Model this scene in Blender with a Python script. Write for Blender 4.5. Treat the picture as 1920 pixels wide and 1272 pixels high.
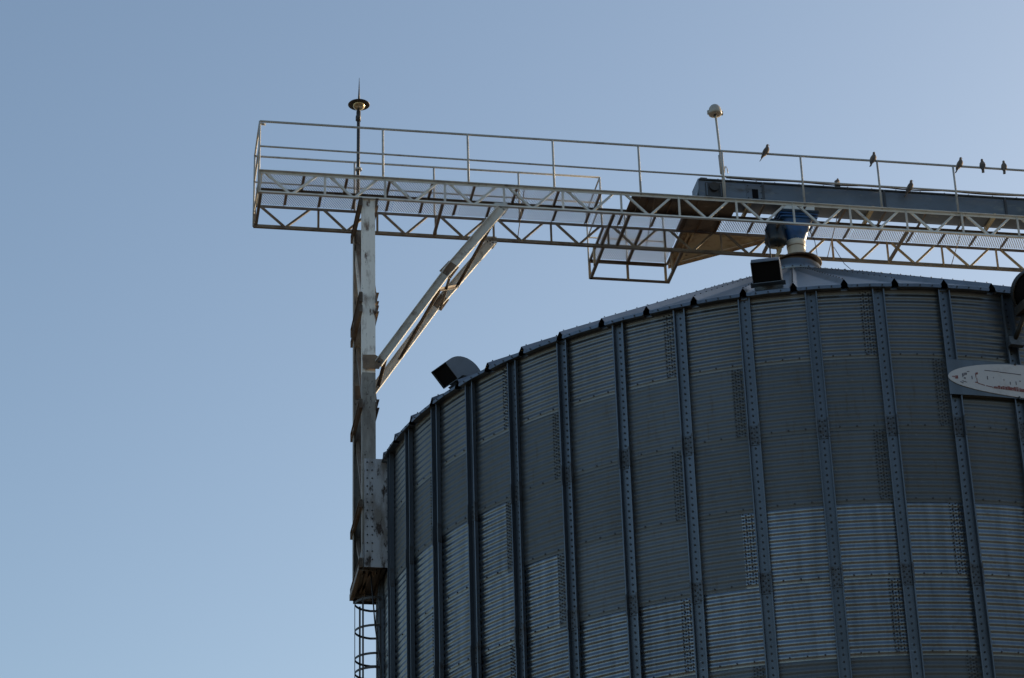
import bpy, bmesh, math, random
from mathutils import Vector, Matrix
random.seed(7)
PI = math.pi
for o in list(bpy.data.objects):
    bpy.data.objects.remove(o)
SC = bpy.context.scene
COL = SC.collection

# ------------------------------------------------------------------ camera, sky, sun, exposure
PITCH, ROLL = 0.47395, -0.03055
CAM_Z = 1.7
cd = bpy.data.cameras.new('camera')
cam = bpy.data.objects.new('camera', cd); COL.objects.link(cam)
cd.sensor_fit = 'HORIZONTAL'; cd.sensor_width = 36.0
cd.lens = 4806.24 / 1920 * 36.0
cd.clip_start = 0.5; cd.clip_end = 20000
_F = Vector((0, math.cos(PITCH), math.sin(PITCH))); _R = Vector((1, 0, 0)); _U = _R.cross(_F)
_R2 = _R * math.cos(ROLL) + _U * math.sin(ROLL); _U2 = _U * math.cos(ROLL) - _R * math.sin(ROLL)
_m = Matrix((_R2, _U2, -_F)).transposed().to_4x4()
_m.translation = Vector((0, 0, CAM_Z))
cam.matrix_world = _m
SC.camera = cam

SUN_AZ, SUN_EL = math.radians(52), math.radians(11)      # azimuth to the right of the viewing direction (+Y)
w = bpy.data.worlds.new('World'); SC.world = w; w.use_nodes = True
nt = w.node_tree; nt.nodes.clear()
sky = nt.nodes.new('ShaderNodeTexSky'); sky.sky_type = 'NISHITA'; sky.sun_disc = False
sky.sun_elevation = SUN_EL; sky.sun_rotation = SUN_AZ
sky.air_density = 1.0; sky.dust_density = 2.25; sky.ozone_density = 1.5; sky.altitude = 100
bg = nt.nodes.new('ShaderNodeBackground'); bg.inputs['Strength'].default_value = 0.10
out = nt.nodes.new('ShaderNodeOutputWorld')
nt.links.new(sky.outputs[0], bg.inputs[0]); nt.links.new(bg.outputs[0], out.inputs[0])
sd = bpy.data.lights.new('sun', 'SUN'); sd.energy = 2.6; sd.angle = math.radians(0.6); sd.color = (1.0, 0.80, 0.55)
sun = bpy.data.objects.new('sun', sd); COL.objects.link(sun)
sdir = Vector((math.sin(SUN_AZ) * math.cos(SUN_EL), math.cos(SUN_AZ) * math.cos(SUN_EL), math.sin(SUN_EL)))
sun.rotation_euler = sdir.to_track_quat('Z', 'Y').to_euler()
sun.location = (30, 10, 40)
SC.view_settings.view_transform = 'Standard'; SC.view_settings.look = 'None'
SC.view_settings.gamma = 1; SC.view_settings.exposure = 1.13; SC.view_settings.use_curve_mapping = False
SC.render.engine = 'CYCLES'

# ------------------------------------------------------------------ frames of reference (metres, ground z = 0)
AXX, AXY, AXAZ = 5.01385, 39.94546, 0.12486      # silo axis, azimuth of the axis from the camera
PSI = math.radians(10.2)                         # the bridge crosses the axis in this direction: s along, t away, z up
RW = 7.315; ZTOP = 19.087; ROWH = 1.118; NROW = 17; BAY = 7.5; PHI8 = -5.762

# ------------------------------------------------------------------ materials
def mat(name, col, rough=.5, metal=0., noise=None, bump=None, spec=.5):
    """noise: list of (scale, detail, lo, hi, colour2, stretch) layers blended over the base colour"""
    m = bpy.data.materials.new(name); m.use_nodes = True
    n = m.node_tree; b = n.nodes['Principled BSDF']
    b.inputs['Roughness'].default_value = rough; b.inputs['Metallic'].default_value = metal
    b.inputs['Specular IOR Level'].default_value = spec
    tc = n.nodes.new('ShaderNodeTexCoord')
    rgb = n.nodes.new('ShaderNodeRGB'); rgb.outputs[0].default_value = (*col, 1)
    cur = rgb.outputs[0]
    oi = n.nodes.new('ShaderNodeObjectInfo')
    for (sc, det, lo, hi, c2, st) in (noise or []):
        mp = n.nodes.new('ShaderNodeMapping'); mp.inputs['Scale'].default_value = st
        ad = n.nodes.new('ShaderNodeVectorMath'); ad.operation = 'ADD'
        cmb = n.nodes.new('ShaderNodeVectorMath'); cmb.operation = 'SCALE'
        n.links.new(oi.outputs['Location'], cmb.inputs[0]); cmb.inputs['Scale'].default_value = 3.7
        n.links.new(tc.outputs['Object'], mp.inputs[0]); n.links.new(mp.outputs[0], ad.inputs[0]); n.links.new(cmb.outputs[0], ad.inputs[1])
        nz = n.nodes.new('ShaderNodeTexNoise'); nz.inputs['Scale'].default_value = sc; nz.inputs['Detail'].default_value = det
        nz.inputs['Roughness'].default_value = .62
        n.links.new(ad.outputs[0], nz.inputs['Vector'])
        rp = n.nodes.new('ShaderNodeValToRGB'); rp.color_ramp.elements[0].position = lo; rp.color_ramp.elements[1].position = hi
        n.links.new(nz.outputs[0], rp.inputs[0])
        mx = n.nodes.new('ShaderNodeMix'); mx.data_type = 'RGBA'
        n.links.new(rp.outputs[0], mx.inputs[0]); n.links.new(cur, mx.inputs[6]); mx.inputs[7].default_value = (*c2, 1)
        cur = mx.outputs[2]
    hv = n.nodes.new('ShaderNodeHueSaturation')
    ma = n.nodes.new('ShaderNodeMapRange'); ma.inputs['To Min'].default_value = .86; ma.inputs['To Max'].default_value = 1.12
    n.links.new(oi.outputs['Random'], ma.inputs[0]); n.links.new(ma.outputs[0], hv.inputs['Value']); n.links.new(cur, hv.inputs['Color'])
    n.links.new(hv.outputs[0], b.inputs['Base Color'])
    if bump:
        nz = n.nodes.new('ShaderNodeTexNoise'); nz.inputs['Scale'].default_value = bump[0]; nz.inputs['Detail'].default_value = 5
        n.links.new(tc.outputs['Object'], nz.inputs['Vector'])
        bp = n.nodes.new('ShaderNodeBump'); bp.inputs['Strength'].default_value = bump[1]; bp.inputs['Distance'].default_value = .02
        n.links.new(nz.outputs[0], bp.inputs['Height']); n.links.new(bp.outputs[0], b.inputs['Normal'])
    return m
I3 = (1, 1, 1); VS = (1, 1, .18)
RUST = (.09, .04, .018); RUSTD = (.035, .018, .010)
M = {}
M['bright'] = mat('galvanised_bright', (.192, .212, .234), .31, 1.0, [(2.2, 5, .40, .72, (.120, .130, .140), (3, 3, .25)), (9, 3, .56, .75, (.145, .142, .140), I3)], (1.6, .22))
M['mid'] = mat('galvanised_mid', (.140, .148, .158), .38, .88, [(2.0, 4, .42, .7, (.105, .108, .108), VS), (8, 3, .58, .76, (.125, .115, .105), I3)], (1.6, .16))
M['dull'] = mat('galvanised_dull', (.115, .128, .140), .48, .6, [(1.6, 4, .42, .7, (.095, .103, .108), VS), (7, 4, .56, .76, (.092, .086, .080), (2.5, 2.5, .3)), (14, 3, .62, .75, (.14, .15, .158), I3)], (1.6, .14))
M['stiff'] = mat('galvanised_stiffener', (.105, .122, .145), .42, .72, [(3, 4, .45, .75, (.078, .090, .104), VS)])
M['splice'] = mat('splice_steel', (.090, .102, .118), .5, .6, [(9, 4, .50, .70, (.060, .052, .048), I3)])
M['bolt'] = mat('bolt_dark', (.035, .036, .040), .6, .3)
M['roof'] = mat('roof_galvanised', (.17, .19, .215), .36, .8, [(1.5, 4, .45, .72, (.125, .14, .155), I3), (10, 3, .62, .78, (.10, .09, .085), I3)])
M['white'] = mat('weathered_white_paint', (.60, .60, .58), .55, 0, [(5, 5, .52, .72, (.44, .42, .39), I3), (4.5, 6, .66, .76, RUST, I3)])
M['leg'] = mat('rusting_white_leg', (.80, .77, .72), .55, 0, [(2.2, 6, .50, .68, (.55, .52, .48), VS), (5.5, 7, .53, .70, (.20, .13, .085), (1, 1, .35)), (11, 6, .62, .70, RUST, (1, 1, .3)), (26, 4, .66, .72, RUSTD, (1, 1, .6))])
M['plate'] = mat('rust_streaked_plate', (.42, .435, .47), .55, 0, [(4, 6, .46, .62, (.20, .18, .165), (1, 1, .3)), (8, 6, .56, .63, RUSTD, (1, 1, .4))])
M['legdirty'] = mat('grimy_leg_paint', (.30, .28, .25), .6, 0, [(4, 6, .42, .62, (.17, .15, .13), (1, 1, .3)), (7, 6, .54, .68, (.10, .065, .042), (1, 1, .35)), (20, 4, .62, .70, RUSTD, (1, 1, .6))])  # darker leg paint with rust mottling
M['brace'] = mat('chalky_brace_paint', (.66, .63, .58), .55, 0, [(5, 5, .50, .70, (.48, .45, .41), I3), (7, 7, .58, .72, (.22, .145, .095), (.6, .6, .6)), (16, 5, .66, .74, RUST, I3)])
M['dirty'] = mat('grimy_truss_paint', (.24, .205, .165), .6, 0, [(4, 5, .48, .68, (.14, .105, .08), I3)])  # dirty truss paint, darkened as the shaded copy for the far truss
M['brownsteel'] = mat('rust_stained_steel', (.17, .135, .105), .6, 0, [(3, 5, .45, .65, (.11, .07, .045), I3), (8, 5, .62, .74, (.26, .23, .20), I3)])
M['tan'] = mat('dusty_tan_paint', (.46, .36, .22), .6, 0, [(3, 5, .48, .66, (.27, .17, .09), I3), (9, 5, .62, .72, (.12, .07, .04), I3)])  # tan paint; on the right far truss its tint paints warm roof bounce
M['deck'] = mat('rusty_deck_plate', (.20, .13, .08), .6, 0, [(3, 6, .45, .62, (.08, .05, .035), I3), (12, 5, .58, .7, (.28, .21, .14), I3)])
M['grate'] = mat('galvanised_grating', (.62, .62, .63), .5, .2)
M['rail'] = mat('painted_rail', (.42, .41, .39), .5, 0, [(6, 4, .55, .75, (.22, .19, .16), I3)])
M['conv'] = mat('blue_grey_conveyor', (.135, .165, .205), .42, .35, [(1.6, 5, .42, .7, (.095, .112, .132), (.5, 1, 1)), (7, 6, .58, .74, (.21, .215, .21), (.6, 1, 1.4)), (2.6, 6, .60, .72, (.075, .065, .058), (.4, 1, 1))])
M['convtop'] = mat('conveyor_cover', (.055, .058, .065), .5, .3)
M['blue'] = mat('blue_enamel', (.014, .085, .25), .40, 0, [(5, 5, .5, .7, (.012, .045, .12), I3), (9, 5, .63, .74, (.07, .06, .05), I3)])
M['bluedark'] = mat('greasy_blue_enamel', (.015, .035, .06), .4, 0, [(4, 5, .5, .7, (.05, .04, .03), I3)])
M['cream'] = mat('cream_pipe', (.66, .63, .56), .45, 0, [(4, 4, .5, .75, (.54, .49, .40), VS)])
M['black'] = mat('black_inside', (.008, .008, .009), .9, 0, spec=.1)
M['hood'] = mat('vent_sheet', (.105, .122, .145), .5, .5, [(3, 4, .5, .75, (.085, .097, .112), I3)])
M['cap'] = mat('brown_peak_cap', (.10, .06, .035), .5, .2, [(5, 5, .45, .7, (.04, .03, .025), I3)])
M['bronze'] = mat('bronze_globe', (.42, .34, .22), .22, .85)
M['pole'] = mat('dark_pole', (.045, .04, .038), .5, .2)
M['lamp'] = mat('cream_lamp_dome', (.45, .41, .35), .4, .1)
M['signw'] = mat('chalky_white_sign', (.48, .48, .50), .6, 0, [(5, 5, .55, .75, (.40, .39, .40), I3)])
M['signr'] = mat('faded_red_paint', (.14, .035, .032), .6, 0, [(20, 5, .5, .62, (.24, .17, .17), I3)])
M['signd'] = mat('flaked_dark_paint', (.06, .052, .07), .6, 0)
M['cable'] = mat('black_cable', (.012, .012, .013), .5, 0)
M['dove'] = mat('dove_feathers', (.15, .115, .09), .75, 0, [(14, 4, .45, .65, (.085, .07, .062), I3)], spec=.2)
M['dovewing'] = mat('dove_wing', (.085, .075, .072), .75, 0, spec=.2)
M['flood'] = mat('floodlight_shell', (.022, .021, .019), .6, 0, [(8, 4, .5, .7, (.040, .030, .02), I3)], spec=.25)
M['soil'] = mat('dry_soil', (.17, .128, .085), .9, 0, [(.05, 6, .42, .62, (.12, .10, .06), I3), (.8, 6, .45, .7, (.21, .165, .115), I3)], spec=.1)

# ------------------------------------------------------------------ mesh builder
class MB:
    def __init__(self): self.v = []; self.f = []; self.mi = []; self.sm = []
    def add(self, vs, fs, mi=0, sm=False):
        b = len(self.v); self.v += [tuple(x) for x in vs]
        for q in fs: self.f.append([b + i for i in q]); self.mi.append(mi); self.sm.append(sm)
        return self
    def box(self, a, b, mi=0):
        x0, y0, z0 = a; x1, y1, z1 = b
        return self.add([(x0, y0, z0), (x1, y0, z0), (x1, y1, z0), (x0, y1, z0), (x0, y0, z1), (x1, y0, z1), (x1, y1, z1), (x0, y1, z1)],
                        [(3, 2, 1, 0), (4, 5, 6, 7), (0, 1, 5, 4), (1, 2, 6, 5), (2, 3, 7, 6), (3, 0, 4, 7)], mi)
    def sweep(self, p, q, prof, up=(0, 0, 1), mi=0):
        """closed 2-D section prof [(a, b)] (a sideways, b along up) drawn from p to q"""
        p = Vector(p); q = Vector(q); d = (q - p).normalized(); up = Vector(up)
        side = d.cross(up)
        if side.length < 1e-4: side = d.cross(Vector((1, 0, 0)))
        side.normalize(); u2 = side.cross(d)
        n = len(prof)
        vs = [p + side * a + u2 * b for a, b in prof] + [q + side * a + u2 * b for a, b in prof]
        fs = [(i, (i + 1) % n, n + (i + 1) % n, n + i) for i in range(n)]
        fs += [tuple(range(n - 1, -1, -1)), tuple(range(n, 2 * n))]
        return self.add(vs, fs, mi)
    def beam(self, p, q, wd, ht, up=(0, 0, 1), mi=0):
        a, b = wd / 2, ht / 2
        return self.sweep(p, q, [(-a, -b), (a, -b), (a, b), (-a, b)], up, mi)
    def angle(self, p, q, wd, ht, th=.008, up=(0, 0, 1), sx=1, sy=1, mi=0):
        """L section: corner at (0,0), legs wd (sideways * sx) and ht (up * sy)"""
        pr = [(0, 0), (wd * sx, 0), (wd * sx, th * sy), (th * sx, th * sy), (th * sx, ht * sy), (0, ht * sy)]
        if sx * sy < 0: pr = pr[::-1]
        return self.sweep(p, q, pr, up, mi)
    def channel(self, p, q, wd, ht, th=.01, up=(0, 0, 1), sx=1, mi=0):
        """C section: web ht high centred, flanges wd sideways * sx"""
        h = ht / 2
        pr = [(0, -h), (wd * sx, -h), (wd * sx, -h + th), (th * sx, -h + th), (th * sx, h - th), (wd * sx, h - th), (wd * sx, h), (0, h)]
        if sx < 0: pr = pr[::-1]
        return self.sweep(p, q, pr, up, mi)
    def tube(self, pts, r, n=8, mi=0, rad=None):
        pts = [Vector(x) for x in pts]; L = len(pts); vs = []
        for i, c in enumerate(pts):
            d = (pts[min(i + 1, L - 1)] - pts[max(i - 1, 0)]).normalized()
            a = d.cross(Vector((0, 0, 1)))
            if a.length < 1e-3: a = d.cross(Vector((0, 1, 0)))
            a.normalize(); b = a.cross(d); rr = rad[i] if rad else r
            vs += [c + (a * math.cos(2 * PI * k / n) + b * math.sin(2 * PI * k / n)) * rr for k in range(n)]
        fs = [(i * n + k, i * n + (k + 1) % n, (i + 1) * n + (k + 1) % n, (i + 1) * n + k) for i in range(L - 1) for k in range(n)]
        self.add(vs, fs, mi, True)
        self.add(vs[:n], [tuple(range(n - 1, -1, -1))], mi); return self.add(vs[-n:], [tuple(range(n))], mi)
    def lathe(self, prof, c=(0, 0, 0), n=24, mi=0):
        vs = []; L = len(prof)
        for r, z in prof:
            vs += [(c[0] + r * math.cos(2 * PI * k / n), c[1] + r * math.sin(2 * PI * k / n), c[2] + z) for k in range(n)]
        fs = [(i * n + k, i * n + (k + 1) % n, (i + 1) * n + (k + 1) % n, (i + 1) * n + k) for i in range(L - 1) for k in range(n)]
        return self.add(vs, fs, mi, True)
    def plate(self, poly, t, mi=0):
        """convex polygon (3-D points) thickened by vector t"""
        n = len(poly); t = Vector(t)
        vs = [Vector(x) for x in poly] + [Vector(x) + t for x in poly]
        fs = [tuple(range(n - 1, -1, -1)), tuple(range(n, 2 * n))] + [(i, (i + 1) % n, n + (i + 1) % n, n + i) for i in range(n)]
        return self.add(vs, fs, mi)
    def bolt(self, c, nrm, r=.014, h=.012, mi=0):
        c = Vector(c); nr = Vector(nrm).normalized(); a = nr.cross(Vector((0, 0, 1)))
        if a.length < 1e-3: a = Vector((1, 0, 0))
        a.normalize(); b = nr.cross(a)
        vs = [c + (a * math.cos(k * PI / 3) + b * math.sin(k * PI / 3)) * r for k in range(6)]
        vs += [x + nr * h for x in vs]
        return self.add(vs, [(k, (k + 1) % 6, 6 + (k + 1) % 6, 6 + k) for k in range(6)] + [tuple(range(6, 12))], mi)
    def mesh(self, name, mats, fixn=True):
        me = bpy.data.meshes.new(name); me.from_pydata(self.v, [], self.f)
        for x in (mats if isinstance(mats, (list, tuple)) else [mats]): me.materials.append(M[x])
        me.polygons.foreach_set('material_index', self.mi); me.polygons.foreach_set('use_smooth', self.sm)
        if fixn:
            bm = bmesh.new(); bm.from_mesh(me); bmesh.ops.remove_doubles(bm, verts=bm.verts, dist=1e-5)
            bmesh.ops.recalc_face_normals(bm, faces=bm.faces); bm.to_mesh(me); bm.free()
        me.update(); return me
def link(name, me, parent=None, loc=(0, 0, 0), rot=(0, 0, 0)):
    o = bpy.data.objects.new(name, me); COL.objects.link(o)
    o.parent = parent; o.location = loc; o.rotation_euler = rot
    return o
def tag(o, label, cat, group=None, kind=None):
    o['label'] = label; o['category'] = cat
    if group: o['group'] = group
    if kind: o['kind'] = kind
    return o
def stz(s, t, z):
    return Vector((AXX + s * math.cos(PSI) - t * math.sin(PSI), AXY + s * math.sin(PSI) + t * math.cos(PSI), z))
class Thing:
    """an Empty at base (s, t, z) in the bridge frame; parts are built in absolute (s, t, z)"""
    def __init__(self, name, base, label, cat, group=None):
        self.b = Vector(base)
        self.o = link(name, None, None, stz(*base), (0, 0, PSI)); tag(self.o, label, cat, group)
    def part(self, name, mb, mats, parent=None):
        pb = self.b if parent is None else self.b + parent['_off']
        me_v = [tuple(Vector(x) - self.b) for x in mb.v]; mb.v = me_v
        o = link(name, mb.mesh(name, mats), parent or self.o)
        return o
    def shared(self, name, me, at, parent=None):
        return link(name, me, parent or self.o, Vector(at) - self.b)

# ------------------------------------------------------------------ ground
g = MB(); n = 48
g.add([(0, 0, 0)] + [(r * math.cos(2 * PI * k / n), r * math.sin(2 * PI * k / n), 0) for r in (60, 400, 6000) for k in range(n)],
      [(0, 1 + k, 1 + (k + 1) % n) for k in range(n)] + [(1 + j * n + k, 1 + (j + 1) * n + k, 1 + (j + 1) * n + (k + 1) % n, 1 + j * n + (k + 1) % n) for j in (0, 1) for k in range(n)])
gr = link('ground', g.mesh('ground', 'soil')); gr['kind'] = 'structure'

# ------------------------------------------------------------------ grain silo
silo = link('grain_silo', None, None, (AXX, AXY, 0), (0, 0, -AXAZ))
tag(silo, 'large round grain silo of corrugated galvanised sheets with vertical stiffeners and ribbed cone roof', 'silo')
def pol(r, a, z): return (r * math.sin(a), -r * math.cos(a), z)
RD = math.radians
def make_sheet(matname):
    """one sheet, three bays long, eleven corrugations high; origin angle = left end; top at z = 0"""
    b = MB(); na = 12; per = 8; nz = 11 * per
    a0, a1 = 0.0, RD(22.5 + .35)
    for side in (0, 1):
        vs = []
        for j in range(nz + 1):
            z = -ROWH * j / nz - (0.0 if j < nz else .012)
            r0 = RW + .0066 * math.cos(2 * PI * j / per + PI) + .006 * (j / nz) - .004 * side
            for i in range(na + 1):
                a = a0 + (a1 - a0) * i / na
                vs.append(pol(r0 + .003 * (1 - i / na), a, z))
        fs = [(j * (na + 1) + i, j * (na + 1) + i + 1, (j + 1) * (na + 1) + i + 1, (j + 1) * (na + 1) + i) for j in range(nz) for i in range(na)]
        if side == 0: b.add(vs, [q[::-1] for q in fs], 0, True)
    # bolts of the vertical lap: four columns beside the stiffener
    for c in range(4):
        a = RD(.18 + .31 * c)
        for j in range(22):
            z = -.03 - (ROWH - .05) * (j + (.5 if c % 2 else 0)) / 22
            nr = (math.sin(a), -math.cos(a), 0)
            b.bolt(pol(RW + .006, a, z), nr, .0115, .010, 1)
    # bolts along the bottom lap
    for bay in range(3):
        for q in (.25, .5, .75):
            a = RD(2.15 + 7.5 * (bay + q)); b.bolt(pol(RW + .008, a, -ROWH + .045), (math.sin(a), -math.cos(a), 0), .0135, .012, 1)
    return b.mesh('wall_sheet', [matname, 'bolt'], False)
SH = {k: make_sheet(k) for k in ('bright', 'mid', 'dull')}
LOOK = {(3, 1): 'bright', (4, 2): 'bright', (4, 8): 'bright', (4, 11): 'bright', (4, 5): 'dull',
        (5, 1): 'bright', (5, 4): 'bright', (5, 7): 'bright', (5, 10): 'bright', (3, 4): 'dull', (3, 7): 'dull', (3, 10): 'dull',
        (6, 2): 'bright', (6, 5): 'dull', (6, 8): 'dull', (6, 11): 'dull', (3, -2): 'bright', (4, -1): 'bright', (5, -2): 'bright'}
for row in range(1, NROW + 1):
    st = 1 if row % 2 else 2
    for q in range(16):
        k = st + 3 * q
        if k > 32: k -= 48
        look = LOOK.get((row, k)) or ('mid' if row == 1 else 'dull' if row == 2 else random.choice(['bright', 'dull']))
        o = link('wall_sheet', SH[look], silo, (0, 0, ZTOP - (row - 1) * ROWH), (0, 0, RD(PHI8 + (k - 8) * BAY - 2.15)))
# stiffeners: outward open channels with lips, bolted at every corrugation
def make_stiffener():
    b = MB(); zb, zt = .06, ZTOP - .03
    t = .0035; r0 = RW + .014
    sec = [(-.088, .072), (-.070, .072), (-.067, 0), (.067, 0), (.070, .072), (.088, .072)]
    inner = [(-.088, .072 - t), (-.0735, .072 - t), (-.0705, -t), (.0705, -t), (.0735, .072 - t), (.088, .072 - t)]
    loop = sec + inner[::-1]
    N = len(loop)
    vs = [(x, -(r0 + y), z) for z in (zb, zt) for x, y in loop]
    b.add(vs, [(i, (i + 1) % N, N + (i + 1) % N, N + i) for i in range(N)])
    for e in (0, N):
        b.add(vs, [(e + i, e + i + 1, e + N - 2 - i, e + N - 1 - i) for i in range(5)])
    for j in range(11 * NROW):
        b.bolt((0, -r0, ZTOP - .07 - j * ROWH / 11), (0, -1, 0), .0145, .013, 1)
    return b.mesh('stiffener', ['stiff', 'bolt'])
STF = make_stiffener()
b = MB()
for x0, x1 in ((-.064, .064),): b.box((x0, -(RW + .0235), -.155), (x1, -(RW + .0178), .155))
for sx in (-1, 1):
    b.box((min(sx * .0745, sx * .080), -(RW + .080), -.155), (max(sx * .0745, sx * .080), -(RW + .022), .155))
    b.box((min(sx * .0715, sx * .093), -(RW + .0925), -.155), (max(sx * .0715, sx * .093), -(RW + .0885), .155))
for z in (-.12, -.04, .04, .12):
    for x in (-.035, .035): b.bolt((x, -(RW + .0235), z), (0, -1, 0), .013, .012, 1)
SPL = b.mesh('splice_plate', ['splice', 'bolt'])
for k in range(48):
    a = RD(PHI8 + (k - 8) * BAY)
    so = link('stiffener', STF, silo, (0, 0, 0), (0, 0, a))
    for j in (2, 4, 6, 8, 10):
        link('splice_plate', SPL, so, (0, 0, ZTOP - j * ROWH + .03))
# roof: 64 pressed panels with tall folded ribs, open at the eave
RE, ZE, RC, ZC = 7.43, ZTOP + .012, .50, 23.14
def roof_z(r): return ZE + (RE - r) * (ZC - ZE) / (RE - RC)
def make_roof_panel():
    b = MB(); rs = [RE, 6.6, 5.4, 4.2, 3.0, 2.0, 1.2, .75, RC]
    rows = []
    for r in rs:
        half = RD(5.625 / 2) * r; rw = min(.048, half * .55); h = .082 * min(1, .45 + r / 5)
        pts = [(-half, h), (-half + rw * .12, h), (-half + rw, .012), (-half + rw * 1.35, 0), (0, .004), (half - rw * 1.35, 0), (half - rw, .012), (half - rw * .12, h), (half, h)]
        rows.append([(x, -math.sqrt(max(r * r - x * x, 0)), roof_z(r) + y) for x, y in pts])
    n = 9
    b.add([q for rr in rows for q in rr], [(i * n + j, i * n + j + 1, (i + 1) * n + j + 1, (i + 1) * n + j) for i in range(len(rs) - 1) for j in range(n - 1)])
    # down-turned lip of the flat pan at the eave
    e = rows[0]
    lip = [(e[j][0], e[j][1] - .004, e[j][2] - .001) for j in (2, 3, 4, 5, 6)]
    lp2 = [(x, y - .012, z - .058) for x, y, z in lip]
    b.add(lip + lp2, [(i, i + 1, 6 + i, 5 + i) for i in range(4)])
    so = [(x, y + .16, z) for x, y, z in lp2]
    b.add(lp2 + so, [(i, i + 1, 6 + i, 5 + i) for i in range(4)])
    half = RD(5.625 / 2)
    for r in [7.3 - .36 * i for i in range(17)]:
        h = .082 * min(1, .45 + r / 5); x = r * half - .006
        b.bolt((x, -r, roof_z(r) + h - .002), (0, -.5, .86), .010, .012, 1)
    for x in (-.18, 0, .18): b.bolt((x, -RE - .012, ZE - .03), (0, -1, 0), .011, .012, 1)
    return b.mesh('roof_panel', ['roof', 'bolt'])
RP = make_roof_panel()
for i in range(64):
    link('roof_panel', RP, silo, (0, 0, 0), (0, 0, RD(-.12 + 5.625 * (i + .5))))
b = MB()
b.lathe([(.40, 23.05), (.56, 23.10), (.56, 23.26), (.50, 23.27), (.50, 23.37), (.40, 23.38)], n=40)
for i in range(24):
    a = 2 * PI * i / 24; b.bolt((.56 * math.cos(a), .56 * math.sin(a), 23.18), (math.cos(a), math.sin(a), 0), .013, .012, 1)
link('roof_collar', b.mesh('roof_collar', ['roof', 'bolt']), silo)
b = MB(); cx = .10
b.lathe([(.05, 23.60), (.20, 23.60), (.30, 23.585), (.41, 23.525), (.425, 23.49), (.41, 23.488), (.30, 23.52), (.05, 23.53)], (cx, 0, 0), n=40)
b.lathe([(.36, 23.36), (.38, 23.44), (.33, 23.53)], (cx * .5, 0, 0), n=32)
link('peak_cap', b.mesh('peak_cap', 'cap'), silo)
b = MB()   # ring beam closing the gap under the eave
b.lathe([(RW - .03, ZTOP - .06), (RW + .02, ZTOP - .06), (RW + .02, ZTOP + .006), (RW - .03, ZTOP + .006)], n=96)
link('eave_ring', b.mesh('eave_ring', 'stiff'), silo)

# ------------------------------------------------------------------ roof vents (goosenecks standing just inside the eave)
def make_vent(phi, label):
    root = link('roof_vent', None, None, Vector((AXX, AXY, 0)), (0, 0, 0))
    a = RD(phi) - AXAZ; r = 7.08
    root.location = (AXX + r * math.sin(a), AXY - r * math.cos(a), roof_z(r)); root.rotation_euler = (0, 0, a)
    tag(root, label, 'roof vent', 'gooseneck vents on the silo roof')
    # local: -y outward, z up.  side profile swept from the roof up, over and down to the mouth
    W = .205; C = (0, -.10, .03); ri, ro = .06, .38
    arc = [RD(q) for q in range(0, 136, 9)]
    outer = [(.29, -.20)] + [(C[1] + ro * math.cos(t), C[2] + ro * math.sin(t)) for t in arc]
    inner = [(-.02, -.02)] + [(C[1] + ri * math.cos(t), C[2] + ri * math.sin(t)) for t in arc]
    t = arc[-1]; dx, dz = -math.sin(t), math.cos(t)
    outer.append((outer[-1][0] + dx * .10, outer[-1][1] + dz * .10)); inner.append((inner[-1][0] + dx * .10, inner[-1][1] + dz * .10))
    n = len(outer); th = .008
    sh = MB()
    for x in (-W, W):
        sh.add([(x, y, z) for y, z in outer] + [(x, y, z) for y, z in inner], [(i, i + 1, n + i + 1, n + i) for i in range(n - 1)])
    for prof in (outer, inner):
        sh.add([(-W, y, z) for y, z in prof] + [(W, y, z) for y, z in prof], [(i, i + 1, n + i + 1, n + i) for i in range(n - 1)], 0, True)
    link('hood', sh.mesh('hood', 'hood'), root)
    o2, i2 = Vector((0, *outer[-1])), Vector((0, *inner[-1])); back = Vector((0, -dx, -dz)) * .03
    d = (i2 - o2).normalized()
    fr = MB()
    for x in (-W, W): fr.beam(Vector((x, 0, 0)) + o2, Vector((x, 0, 0)) + i2, .009, .009, (1, 0, 0))
    for e in (o2, i2): fr.beam(e + Vector((-W, 0, 0)), e + Vector((W, 0, 0)), .009, .009)
    link('mouth_rim', fr.mesh('mouth_rim', 'hood'), root)
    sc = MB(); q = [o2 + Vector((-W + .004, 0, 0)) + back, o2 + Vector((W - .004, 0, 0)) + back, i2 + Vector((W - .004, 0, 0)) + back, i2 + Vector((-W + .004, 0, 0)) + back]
    sc.plate(q, back * .3)  # flat black sheet across the mouth, painting the shade of the throat
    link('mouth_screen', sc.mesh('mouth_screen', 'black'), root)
    fl = MB()
    for y0, y1 in ((-.10, -.03), (.34, .40)): fl.add([(-W - .05, y0, -.577 * y0 + .012), (W + .05, y0, -.577 * y0 + .012), (W + .05, y1, -.577 * y1 + .012), (-W - .05, y1, -.577 * y1 + .012)], [(0, 1, 2, 3)])
    link('base_flange', fl.mesh('base_flange', 'hood'), root)
make_vent(-48.0, 'curved gooseneck roof vent in profile at the left eave of the silo roof')
make_vent(-3.0, 'box-mouthed roof vent facing forward below the peak cap, its opening black')

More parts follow.
